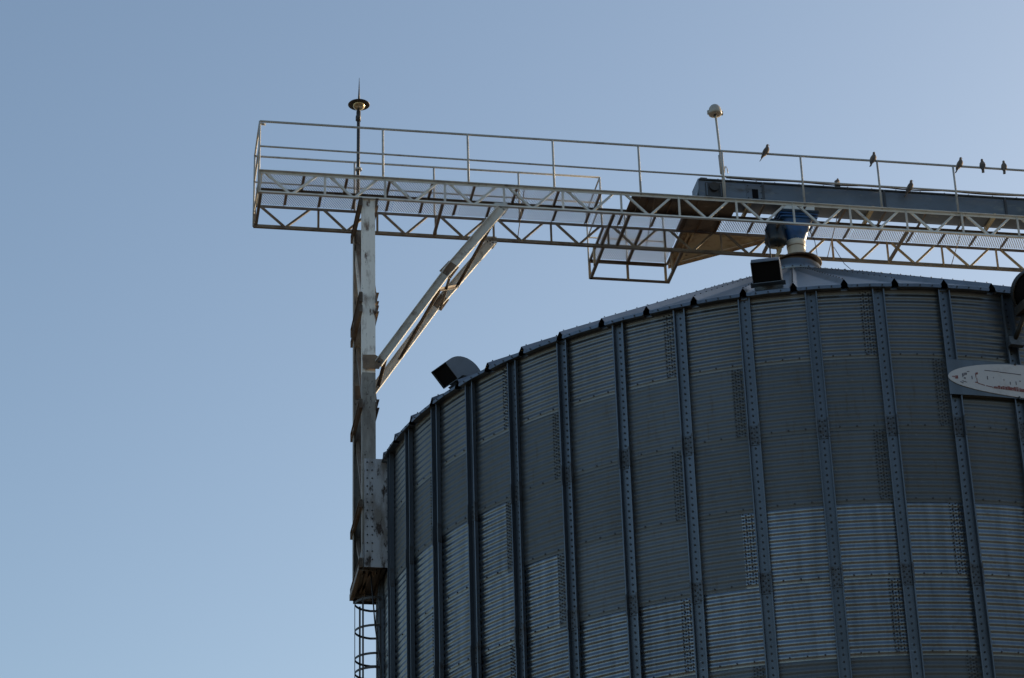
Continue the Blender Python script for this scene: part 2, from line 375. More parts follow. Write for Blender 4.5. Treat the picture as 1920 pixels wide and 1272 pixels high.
# ------------------------------------------------------------------ conveyor bridge (trussed catwalk)
ZD = 24.53; TN, TF = -.40, .76; TH = .45; SL, SR = -9.5, 22.0
VERT = [SL, -8.38] + [-7.335 + 1.0425 * i for i in range(29)]
BR = Thing('conveyor_bridge', (SL, TN, ZD - TH), 'long white trussed catwalk bridge with mesh floor and handrails crossing above the silo', 'bridge')
def wear(s): return 'white' if s < 1.2 else 'white'
for t, sg, nm in ((TN, -1, 'near'), (TF, 1, 'far')):
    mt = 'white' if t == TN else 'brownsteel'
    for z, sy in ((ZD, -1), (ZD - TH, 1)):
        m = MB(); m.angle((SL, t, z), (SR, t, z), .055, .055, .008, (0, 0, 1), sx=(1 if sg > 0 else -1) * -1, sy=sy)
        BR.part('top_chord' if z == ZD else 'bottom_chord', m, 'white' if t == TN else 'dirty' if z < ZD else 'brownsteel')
    for i, s in enumerate(VERT[:-1]):  # far members: shaded copy on the left, copy with painted bounce on the right
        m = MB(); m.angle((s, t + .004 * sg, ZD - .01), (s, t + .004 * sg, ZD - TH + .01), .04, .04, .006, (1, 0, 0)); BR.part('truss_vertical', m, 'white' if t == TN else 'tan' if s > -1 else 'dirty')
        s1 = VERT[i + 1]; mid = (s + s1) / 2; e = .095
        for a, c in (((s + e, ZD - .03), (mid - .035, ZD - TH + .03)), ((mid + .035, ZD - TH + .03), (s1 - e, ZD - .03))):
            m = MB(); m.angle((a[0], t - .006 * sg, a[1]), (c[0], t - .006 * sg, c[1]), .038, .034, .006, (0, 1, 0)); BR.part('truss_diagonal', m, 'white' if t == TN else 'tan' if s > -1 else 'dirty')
TS = .205
m = MB(); m.channel((SL, TS, ZD - .045), (SR, TS, ZD - .045), .04, .085, .008); BR.part('floor_stringer', m, 'brownsteel')
js = -8.74
while js < SR:
    m = MB(); m.angle((js, TN + .06, ZD - .012), (js, TS - .01, ZD - .012), .05, .05, .007, sy=-1); BR.part('floor_joist', m, 'brownsteel'); js += .745
js = -8.99
while js < SR:
    m = MB(); m.angle((js, TS + .05, ZD - .012), (js, TF - .06, ZD - .012), .05, .05, .007, sy=-1); BR.part('floor_joist', m, 'brownsteel'); js += .60
# end frame and sway struts between the bottom chords
for s in (SL + .02, -6.33, -3.30, -3.02, -.32, 2.05, 4.9, 8, 11, 14):
    m = MB(); m.angle((s, TN + .03, ZD - TH + .012), (s, TF - .03, ZD - TH + .012), .05, .05, .007); BR.part('sway_strut', m, 'brownsteel')
m = MB(); m.angle((SL + .02, TN + .02, ZD - .03), (SL + .02, TF - .02, ZD - .03), .05, .05, .007, sy=-1); BR.part('end_beam', m, 'white')
for s in (-4.86, -2.52, .85, 3.2, 5.6):
    m = MB(); m.tube([(s, TN + .04, ZD - .03), (s + .05, TF - .04, ZD - TH + .03)], .008, 6); BR.part('tie_rod', m, 'brownsteel')
# expanded metal floor: diamond lattice, panel by panel
def lattice(L, Wd, pitch=.044, wd=.0115, th=.003):
    b = MB()
    for dr in (1, -1):
        k = -Wd
        while k < L + Wd:
            # strip from (k, 0) to (k + dr*Wd*0.55, Wd) clipped to 0..L
            a = [k, 0.0]; c = [k + dr * Wd * .55, Wd]
            for P, Q in ((a, c), (c, a)):
                for lim in (0.0, L):
                    if (lim == 0 and P[0] < 0) or (lim == L and P[0] > L):
                        if abs(Q[0] - P[0]) > 1e-6:
                            f_ = (lim - P[0]) / (Q[0] - P[0])
                            if 0 <= f_ <= 1: P[:] = [lim, P[1] + f_ * (Q[1] - P[1])]
            if 0 <= a[0] <= L and 0 <= c[0] <= L and abs(a[1] - c[1]) > .01:
                w2 = wd * (.68 if dr > 0 else .34)
                b.add([(a[0] - w2, a[1], 0), (a[0] + w2, a[1], 0), (c[0] + w2, c[1], th * dr), (c[0] - w2, c[1], th * dr)], [(0, 1, 2, 3)])
            k += pitch
    return b
GL = 1.2; LW = TF - TN - .06
GMN = lattice(GL - .01, TS - TN - .04).mesh('grating_panel', 'grate', False)
GMF = lattice(GL - .01, TF - TS - .05).mesh('grating_panel', 'grate', False)
s = SL + .03
while s < SR - GL:
    if s + GL < -2.6: BR.shared('grating_panel', GMN, (s, TN + .03, ZD - .006))
    BR.shared('grating_panel', GMF, (s, TS + .02, ZD - .006))
    s += GL
# handrails
def rail(name, pts, r, mt='rail'):
    m = MB(); m.tube(pts, r, 8); return BR.part(name, m, mt)
ZR, ZM = ZD + 1.0, ZD + .475
rail('top_rail', [(SL, TN, ZR), (SR, TN, ZR - .02)], .021); rail('mid_rail', [(SL, TN, ZM + .02), (-3, TN, ZM - .01), (SR, TN, ZM - .008)], .017)
for s in [SL, -7.35, -5.85, -4.33, -2.78, -1.25, .20, 1.63, 3.06, 4.5, 5.95, 7.4, 8.9, 10.4, 11.9, 13.4, 14.9]:
    rail('handrail_post', [(s, TN, ZD - .02 if s > SL else ZD - TH), (s, TN, ZR)], .020)
rail('top_rail', [(SL, TF, ZR - .01), (-3.25, TF, ZR - .01)], .019); rail('mid_rail', [(SL, TF, ZM - .02), (-3.25, TF, ZM - .02)], .015)
for s in (SL, -7.72, -6.29, -4.75, -3.25):
    rail('handrail_post', [(s, TF, ZD - .02 if s > SL else ZD - TH), (s, TF, ZR - .01)], .018)
for z in (ZR - .005, ZM - .01): rail('end_rail', [(SL, TN, z), (SL, TF, z)], .018)
rail('end_stub', [(SL, TN + .03, ZR - .03), (SL + .10, TN + .05, ZR - .03)], .022)
for z in (ZD - .2,): rail('end_rail', [(SL, TN, z), (SL, TF, z)], .014)
# side landing on the far side, with its own rail, frame and mesh
PB = 2.03; PS0, PS1 = -3.25, -1.80
for z, mt in ((ZD - .03, 'brownsteel'), (ZD - TH + .02, 'brownsteel')):
    m = MB(); m.angle((PS0, PB, z), (PS1, PB, z), .05, .055, .008, sy=-1 if z > ZD - .2 else 1); BR.part('landing_beam', m, mt)
m = MB(); m.angle((PS0, (TF + PB) / 2 + .05, ZD - .03), (PS1, (TF + PB) / 2 + .05, ZD - .03), .05, .05, .007, sy=-1); BR.part('landing_beam', m, 'brownsteel')
for s in (PS0, PS1):
    for z in (ZD - .03, ZD - TH + .02):
        m = MB(); m.angle((s, TF + .02, z), (s, PB, z), .05, .05, .007, sy=-1 if z > ZD - .2 else 1); BR.part('landing_beam', m, 'brownsteel')
    m = MB(); m.beam((s, PB - .5, ZD - .05), (s, PB - .5, ZD - TH + .04), .04, .04, (1, 0, 0)); BR.part('landing_post', m, 'tan')
for s in (PS0 + .01, (PS0 + PS1) / 2, PS1 - .01):
    m = MB(); m.beam((s, PB, ZD - .05), (s, PB, ZD - TH + .04), .042, .042, (1, 0, 0)); BR.part('landing_post', m, 'tan')
m = MB(); m.beam(((PS0 + PS1) / 2, TF + .04, ZD - .045), ((PS0 + PS1) / 2, PB - .02, ZD - .045), .05, .05); BR.part('landing_beam', m, 'brownsteel')
LG = lattice(PS1 - PS0 - .02, PB - TF - .06, .040, .013).mesh('grating_panel', 'grate', False)
BR.shared('grating_panel', LG, (PS0 + .01, TF + .03, ZD - .006))
for z in (ZR - .01, ZM - .02):
    rail('landing_rail', [(PS0, TF, z), (PS0, PB, z), (PS1, PB, z)], .016)
for s, t in ((PS0, PB), (PS1, PB), ((PS0 + PS1) / 2, PB)):
    rail('handrail_post', [(s, t, ZD - .05), (s, t, ZR - .01)], .016)
# solid deck plates beside the conveyor tail, and the wedge-shaped deck beyond the far truss
m = MB(); m.plate([(-2.93, TN + .07, ZD - .022), (-1.0, TN + .07, ZD - .022), (-1.0, TS - .005, ZD - .022), (-2.93, TS - .005, ZD - .022)], (0, 0, .010)); BR.part('deck_plate', m, 'deck')
m = MB(); m.plate([(-1.89, TS + .055, ZD - .022), (-1.17, TS + .055, ZD - .022), (-1.17, TF - .01, ZD - .022), (-1.89, TF - .01, ZD - .022)], (0, 0, .010)); BR.part('deck_plate', m, 'deck')
m = MB(); m.plate([(-1.78, TF + .06, ZD - .03), (-.16, TF + .06, ZD - .03), (-1.74, PB - .03, ZD - .03)], (0, 0, .012)); BR.part('deck_plate', m, 'tan')
m = MB(); m.beam((-.14, TF + .075, ZD - .06), (-1.75, PB + .01, ZD - .06), .012, .09); BR.part('deck_edge', m, 'tan')
for q in (.33, .62):
    m = MB(); m.beam((-1.75 + q * .3, TF + .05, ZD - .055), (-1.75 + q * .3, TF + .05 + (PB - TF) * (1 - q * .35), ZD - .055), .04, .045); BR.part('deck_rib', m, 'tan')
for q in (-2.62, -2.2, -1.72, -1.3):
    m = MB(); m.angle((q, TN + .08, ZD - .023), (q, TS - .01, ZD - .023), .04, .04, .006, sy=-1); BR.part('deck_rib', m, 'deck')
for q in (-1.88, -1.53, -1.19):
    m = MB(); m.angle((q, TS + .06, ZD - .023), (q, TF - .02, ZD - .023), .04, .05, .006, sy=-1); BR.part('deck_rib', m, 'deck')
# end gusset where the knee brace meets the near bottom chord
for t in (TN - .012, TF + .010):
    m = MB(); c = (-5.30, 0, ZD - TH - .015)
    m.plate([(c[0] - .11, t, c[2] + .10), (c[0] + .12, t, c[2] + .10), (c[0] + .13, t, c[2] - .02), (c[0] + .05, t, c[2] - .15), (c[0] - .04, t, c[2] - .15), (c[0] - .11, t, c[2] - .03)], (0, -.010 if t < 0 else .010, 0))
    for x, z in ((-.05, -.02), (.05, -.03), (0, -.07), (0, 0.0)): m.bolt((c[0] + x, t - .010, c[2] + z), (0, -1, 0), .014, .012, 1)
    BR.part('gusset_plate', m, ['white', 'bolt'])

# ------------------------------------------------------------------ support tower at the silo's left side
ST = -7.605; ZB = 17.20; ZL = 16.95
TW = Thing('support_tower', (ST, (TN + TF) / 2, ZB), 'rust-stained white two-legged steel tower bolted to the silo side, carrying the catwalk end', 'tower')
for t, mt in ((TN, 'leg'), (TF, 'legdirty')):
    sl = ST if t < 0 else ST - .045
    for z0, z1, mm in ((20.75, ZD - TH - .002, mt), (ZB, 20.748, 'legdirty')):
        m = MB(); m.channel((sl, t - .005, z0), (sl, t - .005, z1), .14, .225 if t < 0 else .20, .012, (1, 0, 0), sx=-1 if t > 0 else 1)
        TW.part('leg', m, mm)
# paired cross channels between the legs
for z, h in ((ZD - TH - .075, .15), (22.15, .17), (21.93, .12), (20.15, .16), (18.35, .14), (17.32, .16)):
    for s, sx in ((ST - .118, -1), (ST + .118, 1)):
        if z < 19.2 and sx > 0: continue
        m = MB(); m.channel((s, TN - .07, z), (s, TF + .15, z), .05 * sx, h, .009); TW.part('cross_channel', m, 'brownsteel')
# zigzag lacing
zz = [ZD - TH - .25, 22.3, 21.8, 20.3, 20.0, 18.5, 18.2, 17.2]
for i in range(0, len(zz), 2):
    for s in (ST - .10, ST + .09):
        m = MB(); m.angle((s, TN + .12, zz[i + 1]), (s, TF - .05, zz[i]), .06, .06, .007, (1, 0, 0)); TW.part('lacing_bar', m, 'brownsteel')
m = MB(); m.angle((ST - .115, TN + .2, 22.0), (ST - .12, TF - .02, 23.7), .07, .05, .008, (1, 0, 0)); TW.part('lacing_bar', m, 'leg')
# bolted plate that ties the near leg to the silo wall, and its twin on the far leg
for t in (TN - .165, TF + .15):
    m = MB(); m.box((-7.70, t - .006, 17.20), (-7.285, t + .006, 19.10))
    for z in [17.33 + .142 * i for i in range(13)]:
        for x in (-7.655, -7.575, -7.33): m.bolt((x, t - .006, z), (0, -1, 0), .013, .012, 1)
    TW.part('wall_bracket', m, ['plate', 'bolt'])
    m = MB(); m.box((-7.31, t - .05 if t < 0 else t + .008, 17.2), (-7.285, t - .008 if t < 0 else t + .05, 19.1)); TW.part('bracket_flange', m, 'plate')
# underside of the bracket bay: dark pan, edge channels and two crossing bars
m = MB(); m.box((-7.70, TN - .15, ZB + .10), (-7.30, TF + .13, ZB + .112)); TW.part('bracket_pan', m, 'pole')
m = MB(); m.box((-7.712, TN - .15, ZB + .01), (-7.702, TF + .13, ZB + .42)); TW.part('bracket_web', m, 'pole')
m = MB(); m.channel((-7.78, TN - .02, ZB + .05), (-7.78, TF + .17, ZB + .05), .06, .10, .009); TW.part('cross_channel', m, 'brownsteel')
m = MB(); m.channel((-7.40, TN - .10, ZB + .05), (-7.40, TF + .13, ZB + .05), .05, .09, .009); TW.part('cross_channel', m, 'pole')
for a, c in (((-7.52, TN - .1), (-7.66, TF)), ((-7.66, TN - .05), (-7.60, TF + .1))):
    m = MB(); m.angle((a[0], a[1], ZB + .05), (c[0], c[1], ZB + .05), .05, .05, .007); TW.part('pan_bar', m, 'brownsteel')
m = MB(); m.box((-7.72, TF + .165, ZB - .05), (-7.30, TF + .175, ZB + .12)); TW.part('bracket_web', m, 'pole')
# knee braces: near and far, each two angles with a splice, tied by cross bars
for t in (TN - .03, TF):
    A = Vector((-5.30, t, ZD - TH - .07)); Bm = Vector((-6.27, t, 22.71)); C = Vector((-7.43, t, 20.93))
    for P, Q, e in ((A, Bm, .0), (Bm, C, .02)):
        m = MB(); d = (Q - P).normalized()
        m.channel(P - d * .03, Q + d * .05, .085, .158 - e, .010, (d.z, 0, -d.x), sx=-1)
        TW.part('knee_brace', m, 'brace')
    m = MB(); d = (C - A).normalized(); nn = Vector((-d.z, 0, d.x))
    m.plate([Bm - d * .22 + nn * .11 - Vector((0, .012, 0)), Bm + d * .05 + nn * .12 - Vector((0, .012, 0)), Bm + d * .05 - nn * .12 - Vector((0, .012, 0)), Bm - d * .22 - nn * .10 - Vector((0, .012, 0))], (0, .009, 0))
    TW.part('brace_splice', m, 'deck')
    m = MB(); m.plate([(-7.71, t - .02, 21.05), (-7.50, t - .02, 21.06), (-7.37, t - .02, 20.97), (-7.44, t - .02, 20.80), (-7.71, t - .02, 20.80)], (0, -.012, 0)); m.bolt((-7.44, t - .032, 20.93), (0, -1, 0), .02, .015, 1)
    TW.part('brace_gusset', m, ['deck', 'bolt'])
A = Vector((-5.30, 0, ZD - TH - .07)); C = Vector((-7.43, 0, 20.93))
for q0, q1, fl in ((.08, .30, 1), (.30, .52, 0), (.52, .78, 1), (.95, .95, 1), (.44, .44, 0)):
    p0 = A.lerp(C, q0); p1 = A.lerp(C, q1); p0.y = TN + .03 if fl else TF - .03; p1.y = TF - .03 if fl else TN + .03
    m = MB(); m.angle(p0, p1, .05, .05, .006, (.8, 0, -.6)); TW.part('brace_tie', m, 'brownsteel')

# ------------------------------------------------------------------ caged ladder down the silo side
LD = Thing('caged_ladder', (-7.36, .25, 8.0), 'dark caged ladder with round hoops below the tower foot', 'ladder')
tc_ = .25
for t in (tc_ - .22, tc_ + .22):
    m = MB(); m.beam((-7.375, t, 8.0), (-7.375, t, ZL + .2), .05, .02, (1, 0, 0)); LD.part('side_rail', m, 'pole')
z = 8.2
while z < ZL + .2:
    m = MB(); m.tube([(-7.375, tc_ - .22, z), (-7.375, tc_ + .22, z)], .011, 6); LD.part('rung', m, 'pole'); z += .30
for i in range(16):
    z = ZL - .06 - (.475 * i if i < 3 else .475 * i - .24 if i < 5 else .475 * i - .48)
    m = MB(); pts = [(-7.375, tc_ - .30, z)] + [(-7.40 - .365 * math.sin(a), tc_ - .32 * math.cos(a), z) for a in [PI * k / 14 for k in range(1, 14)]] + [(-7.375, tc_ + .30, z)]
    n0 = len(pts)
    vs = [(x, y, zz_) for zz_ in (z - .02, z + .02) for x, y, _ in pts]
    m.add(vs, [(k, k + 1, n0 + k + 1, n0 + k) for k in range(n0 - 1)])
    vs2 = [(x + .006, y, zz_) for x, y, zz_ in vs]; m.add(vs2, [(k, k + 1, n0 + k + 1, n0 + k) for k in range(n0 - 1)])
    LD.part('cage_hoop', m, 'pole')
for a in (.25, .5, .75):
    x, y = -7.40 - .365 * math.sin(PI * a), tc_ - .32 * math.cos(PI * a)
    m = MB(); m.beam((x, y, 9.5), (x, y, ZL - .02), .03 if a != .5 else .012, .006, (0, 1, 0)); LD.part('cage_strap', m, 'pole')
cb = MB(); cb.tube([stz(-7.57, TN + .1, ZB + .05), stz(-7.50, TN + .1, 16.3), stz(-7.40, TN + .15, 15.6), stz(-7.36, TN + .2, 14.5)], .012, 6)
tag(link('hanging_cable', cb.mesh('hanging_cable', 'cable')), 'thin dark cable hanging from the tower foot across the ladder cage', 'cable')

# ------------------------------------------------------------------ drag conveyor along the bridge
CZ0, CZ1 = 24.625, 25.005; CW = .205
CV = Thing('drag_conveyor', (-1.66, 0, CZ0), 'long blue-grey enclosed drag conveyor lying on the catwalk', 'conveyor')
cuts = [-1.66, -.488, 1.765, 4.047, 6.33, 8.6, 10.9, 13.2, 15.5, 17.8, 20.1]
for a, c in zip(cuts[:-1], cuts[1:]):
    m = MB(); m.box((a + .002, -CW, CZ0), (c - .002, CW, CZ1)); o = CV.part('trough_section', m, 'conv')
    for sy in (-1, 1):
        m = MB(); m.box((c - .02, sy * (CW + .013) - .012, CZ0 - .02), (c + .02, sy * (CW + .013) + .012, CZ1 + .002)); CV.part('section_flange', m, 'convtop')
    m = MB(); m.box((a + .004, -CW - .03, CZ1 + .004), (c - .004, CW + .03, CZ1 + .028))
    for q in range(5): m.bolt((a + (c - a) * (q + .5) / 5, -CW - .018, CZ1 + .028), (0, 0, 1), .012, .012)
    CV.part('cover_strip', m, 'convtop')
    m = MB(); m.channel((c - .3, TN + .06, CZ0 - .05), (c - .3, CW + .1, CZ0 - .05), .05, .07, .008); CV.part('support_bracket', m, 'tan')
m = MB(); m.plate([(-1.668, -CW - .03, CZ0), (-1.668, -CW - .03, CZ1 + .02), (-1.668, CW + .03, CZ1 + .02), (-1.668, CW + .03, CZ0)], (-.012, 0, 0)); CV.part('end_plate', m, 'conv')
m = MB(); m.plate([(-1.68, -CW, CZ0 + .2), (-1.68, CW, CZ0 + .2), (-1.74, CW, CZ0 - .02), (-1.74, -CW, CZ0 - .02)], (.02, 0, 0)); CV.part('end_skirt', m, 'conv')
m = MB(); m.box((-1.55, -CW - .014, CZ0 + .05), (-1.24, -CW - .002, CZ1 - .04)); bp = CV.part('bearing_plate', m, 'convtop')
m = MB(); pts = [(.085 * math.cos(2 * PI * k / 20), .085 * math.sin(2 * PI * k / 20)) for k in range(20)]
m.plate([(-1.397 + x, -CW - .016, 24.865 + z) for x, z in pts], (0, -.05, 0)); CV.part('bearing_housing', m, 'pole')
for x in (-1.535, -1.275):
    m = MB(); m.box((x, -CW - .024, CZ0 + .07), (x + .02, -CW - .015, CZ1 - .06)); CV.part('plate_edge', m, 'conv')
m = MB(); m.box((-.80, -CW - .010, CZ0 + .03), (-.50, -CW - .002, CZ1 - .02))
for x in (-.77, -.53):
    for z in (CZ0 + .07, (CZ0 + CZ1) / 2, CZ1 - .06): m.bolt((x, -CW - .010, z), (0, -1, 0), .011, .01, 1)
CV.part('inspection_frame', m, ['conv', 'bolt'])
m = MB(); m.box((-.695, -CW - .016, 24.69), (-.585, -CW - .0105, 24.88)); CV.part('inspection_window', m, 'black')
m = MB(); m.box((-1.62, -CW + .02, CZ1 + .03), (-1.50, -CW + .10, CZ1 + .075)); CV.part('lifting_lug', m, 'convtop')
m = MB(); m.box((.89, -.18, CZ1 + .029), (.97, -.10, CZ1 + .15)); CV.part('lifting_lug', m, 'convtop')
# tail chute that hangs between the trusses under the conveyor end
m = MB(); m.plate([(-1.95, -CW, CZ0 - .04), (-1.05, -CW, CZ0 - .04), (-1.12, CW + .05, CZ0 - .04), (-1.95, CW + .05, CZ0 - .04)], (0, 0, .03)); CV.part('tail_pan', m, 'deck')

# ------------------------------------------------------------------ discharge spout into the silo peak
SP = Thing('discharge_spout', (.10, 0, 23.6), 'blue discharge hopper and cream pipe dropping from the conveyor into the silo peak', 'spout')
def frustum(m, c0, a0, b0, z0, c1, a1, b1, z1, mi=0):
    v = [(c0 + x * a0, y * b0, z0) for x, y in ((-1, -1), (1, -1), (1, 1), (-1, 1))] + [(c1 + x * a1, y * b1, z1) for x, y in ((-1, -1), (1, -1), (1, 1), (-1, 1))]
    return m.add(v, [(0, 1, 2, 3), (7, 6, 5, 4), (0, 4, 5, 1), (1, 5, 6, 2), (2, 6, 7, 3), (3, 7, 4, 0)], mi)
m = MB(); frustum(m, .14, .30, .20, 24.50, .14, .30, .20, 24.622); SP.part('transition_box', m, 'white')
m = MB(); frustum(m, .13, .37, .25, 24.45, .13, .37, .25, 24.499); SP.part('hopper_flange', m, 'bluedark')
# hopper: square top easing into a round outlet
m = MB(); nr = 24; rings = []
for q in range(7):
    f_ = q / 6; z = 24.449 - .49 * f_; bl = f_ ** .7
    cx = .13 - .03 * f_; ring = []
    for k in range(nr):
        a = 2 * PI * (k + .5) / nr; c_, s_ = math.cos(a), math.sin(a); sq = 1 / max(abs(c_), abs(s_))
        hx, hy = .345 * sq * c_, .235 * sq * s_
        ring.append((cx + hx * (1 - bl) + .172 * c_ * bl, hy * (1 - bl) + .172 * s_ * bl, z))
    rings += ring
m.add(rings, [(i * nr + k, i * nr + (k + 1) % nr, (i + 1) * nr + (k + 1) % nr, (i + 1) * nr + k) for i in range(6) for k in range(nr)], 0, True)
SP.part('hopper', m, 'blue')
m = MB()
for z in (24.42, 24.36):
    frustum(m, .13, .362 - (24.45 - z) * .25, .25 - (24.45 - z) * .1, z - .012, .13, .362 - (24.45 - z) * .25, .25 - (24.45 - z) * .1, z + .012)
SP.part('hopper_rib', m, 'blue')
# gate drive housing slung on the hopper's left side: drum with a dished foot
m = MB(); m.lathe([(.02, -.20), (.15, -.19), (.185, -.165), (.20, -.13), (.185, -.05), (.17, .16), (.13, .22), (.02, .23)], (-.29, -.07, 24.03), 28)
for i in range(10):
    a = 2 * PI * i / 10; m.bolt((-.29 + .19 * math.cos(a), -.07 + .19 * math.sin(a), 23.88), (0, 0, -1), .014, .02)
SP.part('gate_housing', m, 'bluedark')
m = MB(); m.box((-.40, -.14, 24.15), (-.05, .06, 24.33)); SP.part('gate_box', m, 'bluedark')
m = MB(); m.tube([(-.20, -.02, 23.84), (-.22, -.02, 23.75), (-.27, .0, 23.66), (-.30, .02, 23.58)], .035, 8); SP.part('elbow_pipe', m, 'tan')
m = MB(); m.lathe([(.150, 23.56), (.162, 23.58), (.162, 23.85), (.172, 23.86), (.172, 23.965), (.150, 23.97)], (.10, 0, 0), 28); SP.part('drop_pipe', m, 'cream')
m = MB(); m.lathe([(.164, 23.835), (.170, 23.838), (.170, 23.848), (.164, 23.85)], (.10, 0, 0), 28); SP.part('pipe_band', m, 'deck')

# ------------------------------------------------------------------ lamps on poles
L1 = Thing('beacon_lamp', (-7.70, .30, ZD), 'bronze globe lamp under a spiked disc on a dark pole, left end of catwalk', 'lamp')
m = MB(); m.tube([(-7.71, .30, ZD - .03), (-7.70, .30, 26.36)], .030, 10); L1.part('pole', m, 'pole')
m = MB(); m.tube([(-7.70, .30, 26.10), (-7.70, .30, 26.30)], .040, 10); m.box((-7.75, .27, 26.12), (-7.72, .33, 26.20)); L1.part('pole_collar', m, 'pole')
m = MB(); m.tube([(-7.70, .30, 25.08), (-7.70, .30, 25.12)], .06, 10); L1.part('pole_clamp', m, 'rail')
m = MB(); c = (-7.693, .30, 26.40)
m.lathe([(.0, -.055)] + [(.115 * math.sin(a), .055 - .110 * math.cos(a)) for a in [PI * k / 16 for k in range(1, 10)]], c, 28); L1.part('globe', m, 'bronze')
m = MB(); m.lathe([(.0, .155), (.03, .15), (.09, .105), (.188, .055), (.196, .045), (.188, .040), (.11, .06), (.0, .07)], c, 32); L1.part('disc_shade', m, 'pole')
m = MB(); m.tube([(-7.693, .30, 26.54), (-7.691, .30, 26.72), (-7.687, .30, 27.02)], .016, 8, rad=[.02, .013, .003]); L1.part('spike', m, 'pole')
L2 = Thing('dome_lamp', (-1.235, -.29, ZD), 'cream dome lamp on thin pale pole beside the conveyor tail', 'lamp')
m = MB(); m.tube([(-1.23, -.29, ZD - .03), (-1.24, -.29, 25.15), (-1.285, -.29, 26.36)], .021, 8); L2.part('pole', m, 'lamp')
m = MB(); m.tube([(-1.248, -.285, 25.12), (-1.262, -.285, 25.50)], .031, 8); L2.part('pole_sleeve', m, 'rail')
m = MB(); m.tube([(-1.21, -.30, 25.17), (-1.17, -.31, 25.27), (-1.15, -.31, 25.22), (-1.14, -.31, 25.12)], .008, 6); m.box((-1.225, -.32, 25.14), (-1.195, -.29, 25.26)); L2.part('cable_loop', m, 'lamp')
m = MB(); c = (-1.29, -.29, 26.38)
m.lathe([(.0, .185), (.04, .18), (.075, .155), (.106, .108), (.122, .05), (.126, .0), (.118, -.022), (.08, -.03), (.0, -.032)], c, 28); L2.part('dome', m, 'lamp')
m = MB(); m.tube([(c[0], c[1], c[2] - .05), (c[0], c[1], c[2] + .01)], .032, 10); L2.part('socket', m, 'pole')
for sx in (-1, 1):
    m = MB(); m.box((c[0] + sx * .130 - .014, c[1] - .02, c[2] - .02), (c[0] + sx * .130 + .014, c[1] + .02, c[2] + .05)); L2.part('rim_clip', m, 'lamp')

# ------------------------------------------------------------------ floodlight clamped to a stiffener at the right
FA = RD(25.6) - AXAZ
fl = link('floodlight', None, None, (AXX + 7.42 * math.sin(RD(24.24) - AXAZ), AXY - 7.42 * math.cos(RD(24.24) - AXAZ), 18.22), (0, 0, FA))
tag(fl, 'dark dome-shaped floodlight on an arm clamped to a silo stiffener at the right edge', 'floodlight')
m = MB(); prof = [(.02, .30), (.14, .28), (.25, .20), (.315, .08), (.335, -.04), (.34, -.06), (.325, -.06), (.30, .06), (.22, .17), (.10, .24), (.02, .25)]
m.lathe(prof, (0, 0, 0), 32)
tilt = Matrix.Rotation(RD(-52), 4, 'X')
me = m.mesh('reflector', 'flood'); me.transform(tilt)
link('reflector', me, fl, (.22, -.34, .72))
m = MB(); m.lathe([(.30, -.045), (.005, -.045), (.005, -.05), (.30, -.05), (.30, -.045)], (0, 0, 0), 32); me = m.mesh('lens', 'black'); me.transform(tilt); link('lens', me, fl, (.22, -.34, .72))
m = MB(); m.box((-.02, -.44, .36), (.40, -.18, .50)); link('ballast_box', m.mesh('ballast_box', 'flood'), fl)
m = MB(); m.tube([(.0, -.05, .06), (.03, -.16, .18), (.08, -.28, .38)], .035, 8); link('arm', m.mesh('arm', 'flood'), fl)
m = MB(); m.box((-.10, -.07, -.03), (.10, -.005, .09)); m.box((-.11, -.11, -.06), (.11, -.02, -.03)); link('clamp', m.mesh('clamp', 'splice'), fl)

# ------------------------------------------------------------------ oval sign on its backing sheet, curved round the stiffeners
SA0, SA1 = 16.0, 40.0; SZ = 17.625; RS = RW + .096
sg = link('oval_sign', None, None, (AXX, AXY, 0), (0, 0, -AXAZ))
tag(sg, 'worn white oval sign with flaked red and dark paint, fixed to the silo', 'sign')
def curved(m, pts, r, th, mi=0):
    n = len(pts); a = [pol(r, RD(p_), z) for p_, z in pts]; c = [pol(r + th, RD(p_), z) for p_, z in pts]
    m.add(a + c, [tuple(range(n, 2 * n))] + [(i, (i + 1) % n, n + (i + 1) % n, n + i) for i in range(n)], mi)
m = MB(); N = 30
top = [(SA0 + (SA1 - SA0) * i / N, SZ + .275) for i in range(N + 1)]
for i in range(N):
    p0, p1 = top[i][0], top[i + 1][0]; curved(m, [(p0, SZ - .275), (p1, SZ - .275), (p1, SZ + .275), (p0, SZ + .275)], RS, .004)
link('backing_sheet', m.mesh('backing_sheet', 'stiff'), sg)
m = MB(); hw = (SA1 - SA0) / 2; mid = (SA0 + SA1) / 2; K = 56
def oz(p_): 
    q = min(1, abs((p_ - mid) / hw)); return .268 * math.sqrt(max(0, 1 - q ** 2.3))
xs = [mid - hw * math.cos(PI * i / K) for i in range(K + 1)]
for i in range(K):
    p0, p1 = xs[i], xs[i + 1]
    curved(m, [(p0, SZ - oz(p0) - .0003), (p1, SZ - oz(p1) - .0003), (p1, SZ + oz(p1) + .0003), (p0, SZ + oz(p0) + .0003)], RS + .006, .010)
link('sign_face', m.mesh('sign_face', 'signw'), sg)
m = MB(); RM = RS + .0185
def mark(x, y, wd, ht, sl=0., mi=0):
    """a leftover flake of lettering; x in degrees from the left tip, y in metres from the sign's axis"""
    p_ = SA0 + x; curved(m, [(p_, SZ + y), (p_ + wd, SZ + y + sl), (p_ + wd, SZ + y + sl + ht), (p_, SZ + y + ht)], RM, .001, mi)
